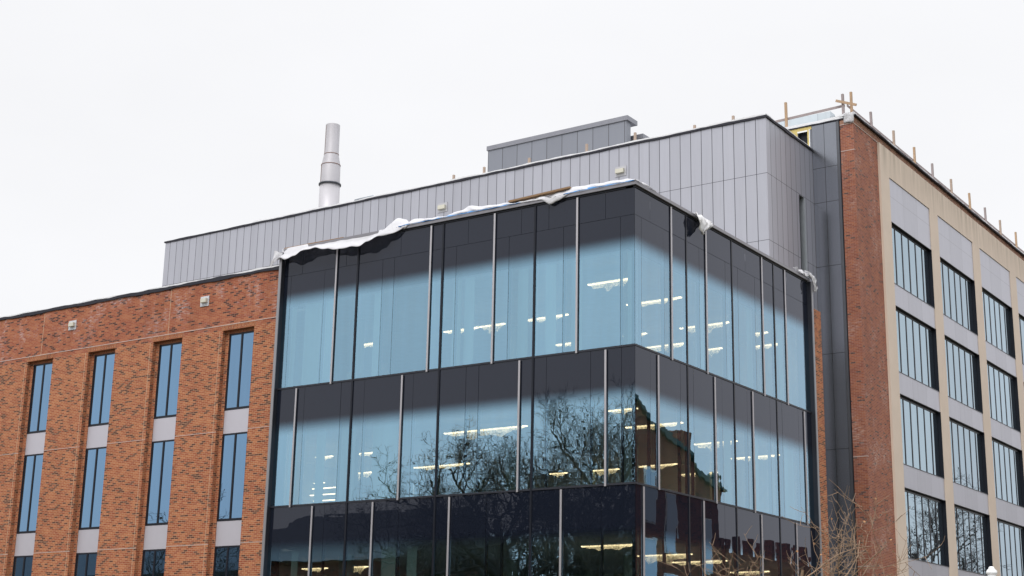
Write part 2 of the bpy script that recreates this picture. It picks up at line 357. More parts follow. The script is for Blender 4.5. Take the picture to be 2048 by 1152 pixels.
def copypart(o, parent, dx):
    c = o.copy(); COL.objects.link(c); c.parent = parent; c.location = o.location+Vector(dx)
    for ch in o.children:
        g = ch.copy(); COL.objects.link(g); g.parent = c
    return c
def wob(t, a, s=1.0, seed=0): return a*(.5*math.sin(t*s*1.7+seed)+.3*math.sin(t*s*4.1+seed*2.3)+.2*math.sin(t*s*9.7+seed*.7))
def wavy_strip(axis, t0, t1, fixed, depth, z0, z1, a, step=.3, seed=0):
    """a long thin strip with slightly uneven top and bottom edges"""
    mb = MB(); n = max(2, int(abs(t1-t0)/step)); rows = []
    for i in range(n+1):
        t = t0+(t1-t0)*i/n; lo = z0+wob(t, a, 1, seed+3); hi = z1+wob(t, a, .8, seed)
        f0, f1 = fixed+wob(t, a*.4, 1.3, seed+5), fixed+depth
        rows.append([(t, f0, lo), (t, f0, hi), (t, f1, hi), (t, f1, lo)] if axis == 'x' else [(f0, t, lo), (f0, t, hi), (f1, t, hi), (f1, t, lo)])
    v = [p for r in rows for p in r]
    f = [(i*4+j, i*4+(j+1) % 4, (i+1)*4+(j+1) % 4, (i+1)*4+j) for i in range(n) for j in range(4)]+[(0, 1, 2, 3), (n*4+3, n*4+2, n*4+1, n*4)]
    return mb.add(v, f)

# ------------------------------------------------------------------ ground
struct(MB().box(-700, 700, -700, 900, -.5, 0).build('ground', 'lawn'))
struct(MB().box(-60, 16, -9, -5, -.1, .06).build('pavement', 'paving'))
struct(MB().box(-120, 120, -52, -44, -.1, .005).build('road', 'asphalt'))

# ------------------------------------------------------------------ brick wing (left)
YB = .15
bw = thing('brick_wing', 'orange brick wing with tall paired windows left of the glass corner block', 'building', (-27, 6, 0))
OPEN = [(-18.12-3.84*k, -16.49-3.84*k) for k in range(6)]
wall = MB(); x = -15.3
for a, b in OPEN:
    wall.box(b, x, YB, YB+.55, 0, 14.53); wall.box(a, b, YB+.002, YB+.55, 0, 2.9); x = a
    wall.box(a, a+.15, YB+.19, YB+.5, 2.9, 14.53); wall.box(b-.15, b, YB+.19, YB+.5, 2.9, 14.53)
wall.box(-42, x, YB, YB+.55, 0, 14.53)
MB().box(-42, -15.3, YB, YB+.55, 14.53, 16.6).build('parapet_wall', 'brick_band', bw)
wall.box(-42, -41.5, YB+.55, 14.8, 0, 16.6)
wall.build('wall', 'brick', bw)
MB().box(-41.5, -15.3, YB+.55, 14.8, 16.1, 16.4).build('roof', 'slab', bw)
MB().box(-41.4, -15.45, 1.05, 1.15, 0, 16.1).build('dark_liner', 'dark', bw)  # near-black sheet stands for the shade of unlit rooms behind the windows
for a, b in OPEN: MB().box(a-.06, b+.06, YB-.006, YB+.19, 14.525, 14.72).build('soldier_course', 'soldier', bw)
bl = MB(); bl.box(-42, -15.3, YB-.012, YB+.02, 14.725, 14.75)
x = -15.3
for a, b in OPEN+[(-42, -42)]:
    for z in (10.62, 6.45): bl.box(b, x, YB-.008, YB+.02, z, z+.02)
    x = a
bl.build('ledge', 'belt', bw)
for x in (-21.16, -28.84, -36.52): MB().box(x, x+.02, YB-.004, YB+.02, 14.752, 16.58).build('control_joint', 'jointline', bw)
for a, b in OPEN:
    for z0, z1 in ((2.9, 6.448), (6.48, 10.618), (10.65, 14.5)): MB().box(a-.17, a-.155, YB-.003, YB+.02, z0, z1).build('control_joint', 'jointline', bw)
wavy_strip('x', -42, -15.25, YB-.05, .45, 16.58, 16.70, .035, .25, 2).build('coping', 'coping', bw)
wavy_strip('x', -42, -15.25, YB-.03, .6, 16.705, 16.745, .03, .25, 5).build('roof_membrane', 'snow', bw)
# window units
YW = YB+.21
def window_unit(z0, z1, a, b):
    f = MB(); t = .062; a += .152; b -= .152
    f.box(a, a+t, YW, YW+.12, z0, z1); f.box(b-t, b, YW, YW+.12, z0, z1)
    f.box(a+t, b-t, YW, YW+.12, z1-t, z1); f.box(a+t, b-t, YW, YW+.12, z0, z0+t*1.4)
    c = (a+b)/2+.0; f.box(c-.04, c+.04, YW-.004, YW+.12, z0+t*1.4, z1-t)
    w = f.build('window', 'frame', bw)
    p = MB(); p.box(a+t, c-.04, YW+.02, YW+.04, z0+t*1.4, z1-t); p.box(c+.04, b-t, YW+.02, YW+.04, z0+t*1.4, z1-t)
    p.build('pane', 'glass_brick', w)
    return w
a, b = OPEN[0]
protos = [window_unit(11.46, 14.42, a, b), window_unit(7.31, 10.57, a, b), window_unit(3.05, 6.40, a, b)]
sp = [MB().box(a+.152, b-.152, YW+.01, YW+.1, z0, z1).build('spandrel_panel', 'spandrel_plain', bw) for z0, z1 in ((10.57, 11.46), (6.40, 7.31))]
hd = MB().box(a+.152, b-.152, YB+.19, YB+.5, 14.42, 14.525).build('head_panel', 'soldier', bw)
for k in range(1, 6):
    for o in protos+sp+[hd]: copypart(o, bw, (-3.84*k, 0, 0))
def wall_box(x, z, label):
    t = thing('wall_box', label, 'wall fixture', (x, YB, z), 'square fixtures on the walls')
    MB().box(x-.23, x+.23, YB-.03, YB, z-.2, z+.2).build('backplate', 'plate', t, bevel=.008)
    v = MB(); v.box(x-.13, x+.17, YB-.14, YB-.03, z-.07, z+.1)
    v.build('housing', 'cream', t, bevel=.012)
wall_box(-26.95, 15.80, 'pale square fixture high on the brick wall, the left one')
wall_box(-19.22, 15.83, 'pale square fixture high on the brick wall, nearest the glass block')

# ------------------------------------------------------------------ glass corner block
gb = thing('glass_block', 'dark glass curtain wall corner block with silver fins and blue vision glass', 'building', (-7.5, 7, 0))
XL, YR = -14.95, 13.51
DL = [0, -3.77, -7.57, -11.38, XL]; DR = [0, 3.45, 6.88, 10.38, YR]
ZT = [17.08, 11.93, 7.65, 3.36, .1]
L1 = [XL, -14.60, -12.96, -12.40, -11.38, -10.24, -9.71, -8.10, -7.57, -7.00, -5.40, -4.81, -3.77, -2.66, -2.12, -.52, 0]
L2 = [XL, -14.02, -13.62, -11.90, -11.38, -10.83, -9.15, -8.67, -7.57, -6.45, -5.93, -4.29, -3.77, -3.26, -1.60, -1.04, -.48, 0]
L3 = [XL, -12.95, -12.4, -11.38, -10.22, -9.1, -7.57, -6.98, -5.5, -4.9, -3.77, -2.63, -1.2, 0]
R1 = [0, .42, 1.92, 2.40, 3.45, 4.39, 4.90, 6.36, 6.88, 7.35, 8.74, 9.37, 10.38, 11.38, YR]
R2 = [0, .96, 1.46, 2.95, 3.45, 3.86, 5.36, 5.95, 6.88, 7.90, 8.34, 9.79, 10.38, 10.83, 12.29, 12.80, YR]
R3 = [0, .46, 1.9, 3.45, 4.44, 6.0, 6.88, 8.85, 10.38, 11.75, YR]
FINL = {0: (-12.36, -8.07, -5.38, -2.10), 1: (-13.98, -9.12, -4.27, -1.02), 2: (-12.92, -10.19, -6.95, -2.62), 3: (-12.0, -6, -2)}
FINR = {0: (2.36, 4.85, 9.32, 11.35), 1: (1.42, 5.36, 8.30, 12.78), 2: (.45, 4.42, 8.80, 11.76), 3: (2, 5, 9)}
g_ = .006
rnd = random.Random(3)
def pane(axis, a, b, z0, z1, mat, name='glass_pane'):
    a, b = a+g_, b-g_; z0, z1 = z0+g_, z1-g_; mb = MB(); t = rnd.uniform(-.0011, .0011)*(b-a); u = rnd.uniform(-.0007, .0007)*(z1-z0)
    if axis == 'x':   # on plane y=0, facing -y ; tiny mounting tilt like every real unit
        mb.add([(a, t, z0), (b, -t, z0), (b, -t+u, z1), (a, t+u, z1)], [(0, 1, 2, 3)])
    else:
        mb.add([(t, a, z0), (-t, b, z0), (-t+u, b, z1), (t+u, a, z1)], [(0, 1, 2, 3)])
    return mb.build(name, mat, gb)
for i, (Ls, Rs) in enumerate(((L1, R1), (L2, R2), (L3, R3), (DL[::-1], DR))):
    zt, zb = ZT[i], ZT[i+1]; mat = GL[(15.32, 10.52, 6.23, 1.95)[i]]
    if i == 0: zt = 16.17
    for a, b in zip(Ls, Ls[1:]): pane('x', a, b, zb, zt, mat)
    for a, b in zip(Rs, Rs[1:]): pane('y', a, b, zb, zt, mat)
TL = [XL, -14.07, -11.95, -11.38, -9.44, -7.57, -6.52, -4.33, -3.77, -3.24, -1.07, 0]; TR = [0, 1.0, 3.45, 4.9, 6.88, 8.0, 10.38, 11.6, YR]
for a, b in zip(TL, TL[1:]): pane('x', a, b, 16.17, 17.08, GL[15.32], 'parapet_pane')
for a, b in zip(TR, TR[1:]): pane('y', a, b, 16.17, 17.08, GL[15.32], 'parapet_pane')
# black backing mullions behind every joint
bk = MB()
for i, (Ls, Rs) in enumerate(((L1, R1), (L2, R2), (L3, R3))):
    for a in Ls[1:-1]: bk.box(a-.022, a+.022, .012, .12, ZT[i+1]+.05, min(ZT[i], 16.1)-.02)
    for a in Rs[1:-1]: bk.box(-.12, -.012, a-.022, a+.022, ZT[i+1]+.05, min(ZT[i], 16.1)-.02)
for a in TL[1:-1]: bk.box(a-.02, a+.02, .012, .08, 16.2, 17.05)
for a in TR[1:-1]: bk.box(-.08, -.012, a-.02, a+.02, 16.2, 17.05)
bk.box(XL, -.13, .012, .1, 16.12, 16.19); bk.box(-.1, -.012, .13, YR, 16.12, 16.19)
bk.box(-.12, -.012, .012, .12, .1, 17.05)
bk.build('backing_mullion', 'frame', gb)
dk = MB()
for a in DL[1:-1]: dk.box(a-.035, a+.035, -.035, .012, .1, 17.06)
for a in DR[1:-1]: dk.box(-.012, .022, a-.035, a+.035, .1, 17.06)
dk.build('dark_mullion', 'frame', gb)
tr = MB()
for z in ZT[1:4]:
    tr.box(XL, .02, -.028, .012, z-.03, z+.03); tr.box(-.012, .024, .013, YR, z-.03, z+.03)
tr.build('transom', 'finside', gb)
for i in range(4):
    zt, zb = (17.065 if i == 0 else ZT[i]-.06), ZT[i+1]
    for x in FINL[i]:
        f = MB().box(x-.045, x+.025, -.06, -.045, zb-.05, zt).build('silver_fin', 'fin', gb)
        MB().box(x-.04, x+.02, -.045, .01, zb-.045, zt-.005).build('fin_web', 'finside', f)
    for y in FINR[i]:
        f = MB().box(.025, .04, y-.03, y+.06, zb-.05, zt).build('silver_fin', 'fin', gb)
        MB().box(-.01, .025, y-.025, y+.055, zb-.045, zt-.005).build('fin_web', 'finside', f)
# end fins that close both faces
for m_, n_, b1, b2 in (('endfin', 'end_fin', (XL-.12, XL, -.2, -.17), (.17, .2, YR, YR+.12)), ('finside', 'end_return', (XL-.118, XL-.002, -.17, .5), (-.5, .17, YR+.002, YR+.118))):
    for b_ in (b1, b2): MB().box(*b_, .1, 17.1).build(n_, m_, gb)
cp = MB(); cp.prism_x(XL-.1, .001, [(-.1, 17.13), (.4, 17.13), (.4, 17.24), (-.1, 17.24)])
cp.box(-.4, .1, .4, YR+.1, 17.13, 17.24); cp.box(.001, .1, -.1, .4, 17.13, 17.24)
cp.build('parapet_cap', 'cap', gb)
rv = MB(); rv.box(XL, -.03, -.03, .3, 17.07, 17.13); rv.box(-.3, .03, -.03, YR, 17.07, 17.13)
rv.build('cap_reveal', 'frame', gb)
# inside: slabs, ceilings, core, columns
sl = MB(); ce = MB()
for z in (3.2, 7.45, 11.73):
    sl.box(-20, -.25, 1.2, 14.6, z-.3, z); sl.box(XL, -.25, .25, 1.2, z-.3, z)
sl.box(-20, -.25, 1.2, 14.6, .0, .12); sl.box(XL, -.25, .25, 1.2, .02, .12)
sl.build('floor_slab', 'slab', gb)
for z in (15.15, 10.5, 6.2, 2.2):
    ce.box(-20, -.6, 1.2, 14.6, z, z+.1); ce.box(XL+.3, -.6, .6, 1.2, z, z+.1)
ce.build('ceiling', 'ceil', gb)
MB().box(-20, -.3, .3, 14.7, 16.5, 16.8).build('roof_slab', 'slab', gb)
MB().box(-20, -.3, 14.62, 14.75, .1, 16.5).build('core_wall', 'corewall', gb)
MB().box(-20.1, -20, 1.2, 14.6, .1, 16.5).build('end_wall', 'corewall', gb)
for x, y in ((-14.2, 3.4), (-4.4, 7.4), (-9.6, 7.4), (-4.4, 13), (-9.6, 13), (-15.2, 13)):
    MB().lathe(x, y, [(.28, .12), (.28, 16.5)], 20, False).build('column', 'column', gb)
# roller blinds: translucent strips part way down behind some of the glass
bls = MB()
for x0, x1, z0, z1 in ((-.5, -.1, 11.8, 15.1), (-14.9, -14.62, 11.8, 15.1), (-7.4, -7.05, 11.8, 15.1), (-3.6, -3.2, 11.8, 15.1), (-12.3, -11.5, 7.5, 10.4), (-14.2, -13.4, 11.8, 15.1), (-13.2, -12.7, 11.8, 15.1), (-10.9, -10.5, 11.8, 15.1), (-6.9, -6.5, 11.8, 15.1), (-4.7, -4.3, 11.8, 15.1), (-2.6, -2.2, 11.8, 15.1), (-14.6, -14.2, 7.5, 10.4), (-13.3, -12.9, 7.5, 10.4), (-10.7, -9.6, 7.5, 10.4), (-14.2, -13.9, 3.3, 6.1), (-10.1, -9.5, 3.3, 6.1), (-9.0, -8.6, 3.3, 6.1)):
    bls.box(x0, x1, .42, .44, z0, z1)
for y0, y1, z0, z1 in ((.6, 1.0, 11.8, 15.1), (4.9, 5.5, 11.8, 15.1), (8.9, 9.5, 11.8, 15.1), (11.6, 12.4, 11.8, 15.1), (6.9, 7.4, 7.5, 10.4), (9.0, 9.6, 7.5, 10.4), (11.9, 12.7, 7.5, 10.4)):
    bls.box(-.44, -.42, y0, y1, z0, z1)
bls.build('blind', 'blind', gb)

# lamps inside, wrapped in plastic
def lamp(x0, x1, y, z, label, drop=.2, seed=0):
    t = thing('ceiling_light', label, 'ceiling light', ((x0+x1)/2, y, z), 'plastic wrapped ceiling lights behind the glass')
    MB().box(x0, x1, y-.05, y+.05, z, z+.032).build('lamp_tube', 'light', t)
    MB().box(x0, x1, y-.08, y+.08, z+.036, z+.09).build('lamp_tray', 'white', t)
    n = 14; g = []
    for i in range(n+1):
        s = i/n; xx = x0+.1+(x1-x0-.2)*s; sag = drop*(math.sin(math.pi*s)**.5)*(1+.35*math.sin(s*17+seed)+.2*math.sin(s*31+seed*2))
        g.append([(xx, y-.12, z+.03), (xx, y-.07, z-sag*.6), (xx, y, z-sag), (xx, y+.07, z-sag*.6), (xx, y+.12, z+.03)])
    MB().sheet(g).build('plastic_wrap', 'lampwrap', t)
m, n, l, o = newmat('lit_plastic'); tb = n.new('ShaderNodeBsdfTranslucent'); tb.inputs[0].default_value = (.9, .9, .85, 1)
tp = n.new('ShaderNodeBsdfTransparent'); xs = n.new('ShaderNodeMixShader')
tcc = n.new('ShaderNodeTexCoord').outputs['Object']; l.new(ramp(n, l, noise(n, l, tcc, 7, 4, .6), [(.35, (.25,)*3), (.65, (.85,)*3)]), xs.inputs[0])
l.new(tp.outputs[0], xs.inputs[1]); l.new(tb.outputs[0], xs.inputs[2]); l.new(xs.outputs[0], o.inputs[0]); M['lampwrap'] = m
T = 'plastic wrapped ceiling light on the top glass storey, '
LAMPS = [(-2.96, -1.30, 2.05, 14.7, T+'largest, just left of the corner'), (-7.71, -5.74, 5.18, 14.7, T+'left of the centre mullion'),
 (-3.21, -1.04, 5.06, 14.7, T+'crossing the corner joint'), (-3.27, -1.24, 9.15, 14.7, T+'upper one on the right face'), (-5.75, -4.74, 9.2, 14.7, T+'small one beside the corner'),
 (-11.37, -9.75, 5.2, 14.7, T+'long one mid left face'), (-9.67, -8.54, 5.2, 14.7, T+'short one right of the middle strip'),
 (-15.8, -14.7, 5.34, 14.7, T+'leftmost, above the storage boxes'), (-2.41, -1.06, 13.3, 14.7, T+'farthest along the right face'), (-4.4, -3.4, 12.9, 14.7, T+'near the first right mullion'),
 (-8.9, -7.9, 9.2, 14.7, T+'faint one mid left face'), (-1.4, -.7, 11.3, 14.7, T+'small one toward the right end')]
LAMPS += [(-6.3, -4.2, 11.4, 14.7, T+'thin low strip under the centre fins')]
T = 'plastic wrapped ceiling light on the middle glass storey, '
LAMPS += [(-1.81, -.72, 1.4, 10.2, T+'brightest, left of the corner'), (-2.87, -.7, 4.4, 10.2, T+'upper one right of the corner'), (-2.52, -.8, 8.7, 10.2, T+'mid right face'),
 (-2.92, -.8, 12.4, 10.2, T+'farthest along the right face'), (-7.22, -5.35, 12.7, 10.2, T+'over the reflected house'), (-9.32, -8.12, 12.9, 10.2, T+'low, just left of the corner'),
 (-5.9, -4.2, 13.9, 9.95, T+'low and thin on the right face'), (-11.44, -10.6, 12.9, 10.2, T+'low, among the reflected branches'), (-9.16, -5.66, 2.5, 10.2, T+'longest, across the reflected tree'),
 (-15.47, -12.68, 8.85, 10.2, T+'long, left of the tree'), (-17.2, -16.35, 4.77, 10.2, T+'short, near the left end'), (-19.4, -17.8, 9.05, 10.2, T+'low at the far left'),
 (-15.24, -14.24, 4.78, 10.2, T+'short one in the second bay')]
T = 'plastic wrapped ceiling light on the lowest glass storey, '
LAMPS += [(-2.55, -.6, 1.08, 5.9, T+'biggest, left of the corner'), (-2.71, -.6, 4.75, 5.9, T+'first right of the corner'), (-2.83, -.7, 7.5, 5.9, T+'second right of the corner'), (-2.99, -1.4, 12.4, 5.9, T+'behind the bare tree'),
 (-15.86, -14.57, 5.08, 5.9, T+'third bay from the left end'), (-17.9, -16.63, 5.1, 5.9, T+'leftmost bay')]
for i, a in enumerate(LAMPS): lamp(*a[:4], a[4], .10 if i % 3 else .22, i*1.3)
for k, (x0, x1, y) in enumerate(((-15.9, -15.4, 3.3), (-17.1, -15.85, 4.55), (-18.6, -17.1, 6.1), (-19.8, -18.66, 7.65))):
    tag(MB().box(x0, x1, y-.04, y+.04, 8.93, 8.96).build('light_strip', 'light'), 'thin bare light strip in the ladder of strips at the left of the middle storey', 'light strip', 'bare light strips in a ladder row')
for k, (x, y, z, w, h, lb) in enumerate(((-10.9, .9, 11.73, .5, .62, 'pale cardboard box on the top storey floor, rightmost and tallest of the pile'), (-11.55, 1.0, 11.73, .46, .34, 'pale cardboard box on the top storey floor, low middle one of the pile'),
        (-12.15, .95, 11.73, .36, .7, 'pale cardboard box on the top storey floor, left beside the mullion'), (-10.95, .95, 12.351, .38, .3, 'small pale cardboard box topmost of the pile on the top storey'))):
    tag(MB().box(x-w/2, x+w/2, y-.2, y+.2, z, z+h).build('storage_box', 'carton', bevel=.01), lb, 'box', 'storage boxes behind the top storey glass')

# ------------------------------------------------------------------ tall metal volume behind
YU, XU, Y1 = 14.83, -2.14, 19.68
mv = thing('metal_volume', 'light grey metal panelled upper volume rising behind the glass block', 'building', (-18, 22, 0))
w = MB(); w.box(-38.19, XU, YU, YU+.3, 15, 24.92)
w.box(-38.19, -37.9, YU+.3, 30, 15, 24.92)
w.box(XU-.3, XU, YU+.3, 18.04, 0, 24.92); w.box(XU-.3, XU, 18.04, 18.63, 22.39, 24.92); w.box(XU-.3, XU, 18.63, Y1, 0, 24.92)
w.build('metal_wall', 'metal', mv)
MB().box(-37.9, -2.5, YU+.3, 30, 24.1, 24.3).build('roof', 'slab', mv)
MB().box(XU-.28, XU-.24, 18.04, 18.63, 0, 22.39).build('slot_window', 'frame', mv)
MB().box(XU-.24, XU+.03, 18.57, 18.628, 0, 22.37).build('slot_trim', 'pipe', mv)
MB().box(XU-.24, XU+.012, 18.045, 18.07, 0, 22.37).build('slot_jamb', 'frame', mv)
wavy_strip('x', -38.25, XU+.06, YU-.06, .45, 24.88, 24.97, .02, .3, 1).build('coping', 'coping', mv)
wavy_strip('y', YU-.06, Y1-.05, XU+.06, -.45, 24.85, 24.96, .025, .2, 4).build('side_coping', 'coping', mv)
wavy_strip('x', -31.6, XU+.02, YU-.02, .55, 24.975, 25.05, .035, .3, 7).build('roof_membrane', 'snow', mv)
wavy_strip('y', YU+.3, Y1-.05, XU+.0, -.55, 24.965, 25.04, .03, .2, 9).build('side_membrane', 'snow', mv)
M['plate_pale'] = plain('pale_metal_plate', (.50, .50, .53), .45, .4)
def metal_box(x, z, label):
    t = thing('wall_box', label, 'wall fixture', (x, YU, z), 'square fixtures on the walls')
    MB().box(x-.28, x+.28, YU-.03, YU, z-.22, z+.24).build('backplate', 'plate_pale', t)
    MB().box(x-.22, x+.2, YU-.15, YU-.03, z-.09, z+.11).build('housing', 'cream', t, bevel=.012)
metal_box(-9.15, 23.74, 'cream fixture on the metal wall above the glass corner')
metal_box(-19.01, 23.71, 'cream fixture on the metal wall above the white sheeting')
for x, zt, lb in ((-18.86, 25.53, 'tan wooden post above the metal parapet, leftmost of the row'), (-17.05, 25.6, 'tan wooden post just left of the grey rooftop housing'), (-14.46, 25.57, 'pale wooden post in front of the left half of the rooftop housing'),
        (-11.3, 25.65, 'pale wooden post in front of the right half of the rooftop housing'), (-8.76, 25.7, 'tallest wooden post, in front of the right end of the rooftop housing'), (-5.78, 25.45, 'short wooden stub right of the rooftop housing'), (-3.92, 25.5, 'short wooden stub nearest the corner of the metal volume')):
    tag(MB().bar((x-.01, YU+.6, 24.3), (x, YU+.6, zt), .1, .1).build('guard_post', 'wood', bevel=.006), lb, 'wooden post', 'wooden posts along the metal parapet')
st = thing('exhaust_stack', 'tall pale metal exhaust stack with rusty seams and narrowed top', 'chimney', (-31.87, 20.96, 24.3))
cx, cy = -31.84, 20.96
MB().lathe(cx, cy, [(.578, 24.3), (.578, 28.9)], 32).build('lower_pipe', 'stack', st)
MB().lathe(cx, cy, [(.57, 28.9), (.64, 28.91), (.64, 28.99), (.57, 29.0)], 32, False).build('flange', 'frame_grey', st)
MB().lathe(cx, cy, [(.565, 29.0), (.545, 30.11), (.415, 30.76), (.405, 32.56)], 32, False).build('upper_pipe', 'stack', st)
sm = MB()
for r, z in ((.555, 30.11), (.425, 30.76)): sm.lathe(cx, cy, [(r-.012, z-.018), (r+.006, z-.018), (r+.006, z+.018), (r-.012, z+.018)], 32, False)
for a, r, z0, z1 in ((-2.05, .41, 30.79, 32.5), (-2.1, .56, 29.05, 30.07)):
    c, s_ = math.cos(a), math.sin(a); sm.bar((cx+c*(r+.002), cy+s_*(r+.002), z0), (cx+c*(r-.006), cy+s_*(r-.006), z1), .035, .025)
sm.build('rusty_seam', 'rust', st)
MB().lathe(cx, cy, [(.39, 31.0), (.39, 32.5)], 32, True).build('throat', 'dark', st)
rr = thing('roof_pipe_rail', 'thin grey pipe rail bent over the roof edge beside the exhaust stack', 'roof rail', (-29.2, 20.96, 24.3))
MB().tube([Vector(p) for p in ((-29.98, 20.96, 24.3), (-29.98, 20.96, 27.62), (-29.9, 20.96, 27.72), (-28.57, 20.96, 27.75), (-28.49, 20.96, 27.68), (-28.49, 20.96, 24.3))], [.045]*6, 8).build('pipe', 'pipe', rr)
M['housing_cap'] = plain('rooftop_cap', (.27, .275, .31), .4, .5)
rh = thing('rooftop_housing', 'dark grey metal clad rooftop plant housing above the metal volume', 'rooftop housing', (-16.6, 22, 24.3))
MB().box(-20.82, -12.42, 20.96, 21.4, 24.3, 28.89).build('screen_wall', 'housing', rh)
MB().box(-20.88, -12.31, 20.9, 21.9, 28.89, 29.13).build('cap', 'housing_cap', rh)
MB().box(-20.6, -12.7, 21.4, 29, 24.3, 28.2).build('rear_wall', 'housing', rh)
MB().box(-20.7, -12.02, 21.95, 29.2, 28.21, 28.44).build('eave', 'housing_cap', rh)
ph = thing('pale_rooftop_housing', 'pale blue grey plant housing on the roof behind the wooden guardrail', 'rooftop housing', (-10, 31, 25.6))
MB().box(-17, -5.66, 30.77, 31.4, 25.6, 31.3).build('wall', 'housing_pale', ph)
MB().box(-16, -4.72, 31.5, 31.9, 25.6, 31.15).build('side_wall', 'housing_pale', ph)
MB().box(-5.655, -5.45, 30.7, 31.0, 25.6, 31.0).build('downpipe', 'pipe', ph)

# ------------------------------------------------------------------ right building
X1, XC = -.186, -.088
XT = -.807                                     # where brick meets the metal trim
rb = thing('concrete_frame_building', 'red brick building with tan concrete grid and deep black framed windows', 'building', (-4, 42, 0))
YE, PY = 76, 6.595
w = MB(); w.box(XT, X1, Y1, Y1+.4, 0, 25.82); w.box(X1-.4, X1, Y1+.4, 22.51, 0, 25.82)
w.build('brick_wall', 'brick_red', rb)
MB().box(X1-.4, X1, 22.51, YE, 25.85, 26.16).build('parapet_brick_strip', 'brick_cap', rb)
pb = MB(); pb.box(XT, X1+.012, Y1-.012, Y1+.4, 25.85, 26.16); pb.box(X1-.4, X1+.012, Y1+.4, 22.51, 25.85, 26.16)
pb.build('parapet_brick', 'brick_cap', rb)
lg = MB(); lg.box(XT, X1+.02, Y1-.02, Y1+.4, 25.82, 25.85); lg.box(X1-.4, X1+.02, Y1+.4, YE, 25.82, 25.85)
for z in (24.59, 11.1, 6.6): lg.box(XT, X1+.008, Y1-.008, Y1+.1, z, z+.03)
lg.build('ledge', 'belt', rb)
cf = MB(); NB = 8
cf.box(X1-.5, XC, 22.51, 23.63, 0, 24.46)
for k in range(NB): cf.box(X1-.5, XC, 29.05+PY*k, 30.22+PY*k, 0, 24.46)
cf.box(X1-.5, XC, 22.51, YE, 24.46, 25.82)
cf.build('concrete_frame', 'concrete', rb)
WT = (22.38, 18.45, 14.43, 10.29); WB = (19.45, 15.39, 11.29, 7.24)
XW = XC-.20
sps = [MB().box(X1-.4, XC-.035, 23.63, 29.05, a, b).build('spandrel_panel', 'spandrel', rb) for a, b in ((22.38, 24.46), (18.45, 19.45), (14.43, 15.39), (10.29, 11.29), (6.06, 7.24))]
def rwin(z0, z1):
    f = MB(); y0, y1 = 23.63, 29.05
    f.box(XW-.1, XC-.01, y1-.02, y1, z0, z1)             # black jamb liner
    f.box(XW-.1, XC-.01, y0, y0+.02, z0, z1)
    f.box(XW-.1, XC-.05, y0+.02, y1-.02, z1-.02, z1)
    f.box(XW-.1, XW+.02, y0+.02, y1-.02, z1-.13, z1-.02)
    f.box(XW-.1, XW+.02, y0+.02, y1-.02, z0+.03, z0+.08)
    for k in range(1, 6):
        y = 23.63+.903*k; f.box(XW-.1, XW+.02, y-.042, y+.042, z0+.08, z1-.13)
    f.box(XW-.1, XW+.012, y1-.06, y1-.02, z0+.08, z1-.13)
    w = f.build('window', 'frame', rb)
    MB().box(XW-.03, XW, y0+.02, y1-.06, z0+.08, z1-.13).build('pane', 'glass_right', w)
    MB().box(XW-.1, XC-.02, y0+.02, y1-.02, z0, z0+.03).build('sill', 'frame_grey', w)
    return w
rws = [rwin(b, a) for a, b in zip(WT, WB)]
for k in range(1, 7):
    for o in sps+rws: copypart(o, rb, (0, PY*k, 0))
MB().box(X1-.5, XC-.03, 23.63, YE, 0, 6.06).build('base_wall', 'concrete', rb)
MB().box(-20, X1-.55, 20.3, YE, 25.3, 25.6).build('roof', 'slab', rb)
MB().box(-1.6, -1.4, 23.63, YE, 0, 25.2).build('dark_liner', 'dark', rb)  # added dark sheet, painted gloom of the rooms inside
mw = MB(); mw.box(XU, -.97, Y1, Y1+.3, 0, 26.06); mw.box(-2.31, XU, Y1, Y1+.3, 24.26, 26.06); mw.box(-6, -2.31, Y1, Y1+.3, 24.26, 25.24); mw.box(-6, -2.79, Y1, Y1+.3, 25.24, 26.06); mw.box(-2.79, -2.31, Y1, Y1+.3, 25.88, 26.06)
mw.build('metal_wall', 'metal_recess_shade', rb)
M['trimgrey'] = plain('trim_grey', (.12, .125, .14), .35, .6)
MB().box(-.97, -.85, Y1-.03, Y1+.3, 0, 26.07).build('corner_trim', 'trimgrey', rb)
MB().box(-.85, XT, Y1+.03, Y1+.3, 0, 26.07).build('shadow_gap', 'frame', rb)
# roof opening in yellow sheathing
MB().box(-2.79, -2.31, Y1+.2, Y1+.24, 25.24, 25.88).build('roof_window', 'frame', rb)
yl = MB(); yl.box(-4.1, -2.14, Y1-.014, Y1-.002, 25.92, 26.07); yl.box(-4.1, -2.81, Y1-.014, Y1-.002, 24.26, 25.92); yl.box(-2.34, -2.26, Y1-.014, Y1-.002, 24.26, 25.92)
yl.build('sheathing', 'yellow', rb)
wt = MB(); wt.box(-2.81, -2.34, Y1-.025, Y1-.002, 25.85, 25.918); wt.box(-2.258, -2.22, Y1-.025, Y1-.002, 24.26, 25.95); wt.build('window_trim', 'white', rb)
bp_ = thing('brick_pier', 'short orange brick wall end behind the right edge of the glass block', 'wall', (-.25, 14.2, 0))
MB().box(-.5, 0, 13.64, 14.8, 0, 16.17).build('pier', 'brick', bp_)
wavy_strip('y', Y1-.04, YE, XC+.04, -.6, 26.16, 26.225, .022, .2, 3).build('coping', 'coping', rb)
wavy_strip('y', Y1-.04, YE, XC-.02, -.7, 26.23, 26.31, .03, .25, 6).build('roof_membrane', 'snow', rb)
wavy_strip('x', -6, -.25, Y1-.05, .5, 26.075, 26.13, .015, .2, 8).build('front_coping', 'coping', rb)
wavy_strip('x', -6, -.3, Y1-.02, .6, 26.135, 26.27, .02, .2, 2).build('front_membrane', 'snow', rb)
gr = thing('wooden_guardrail', 'temporary wooden guardrail of posts and rails along the right roof edge', 'guardrail', (-.5, 21, 26.2))
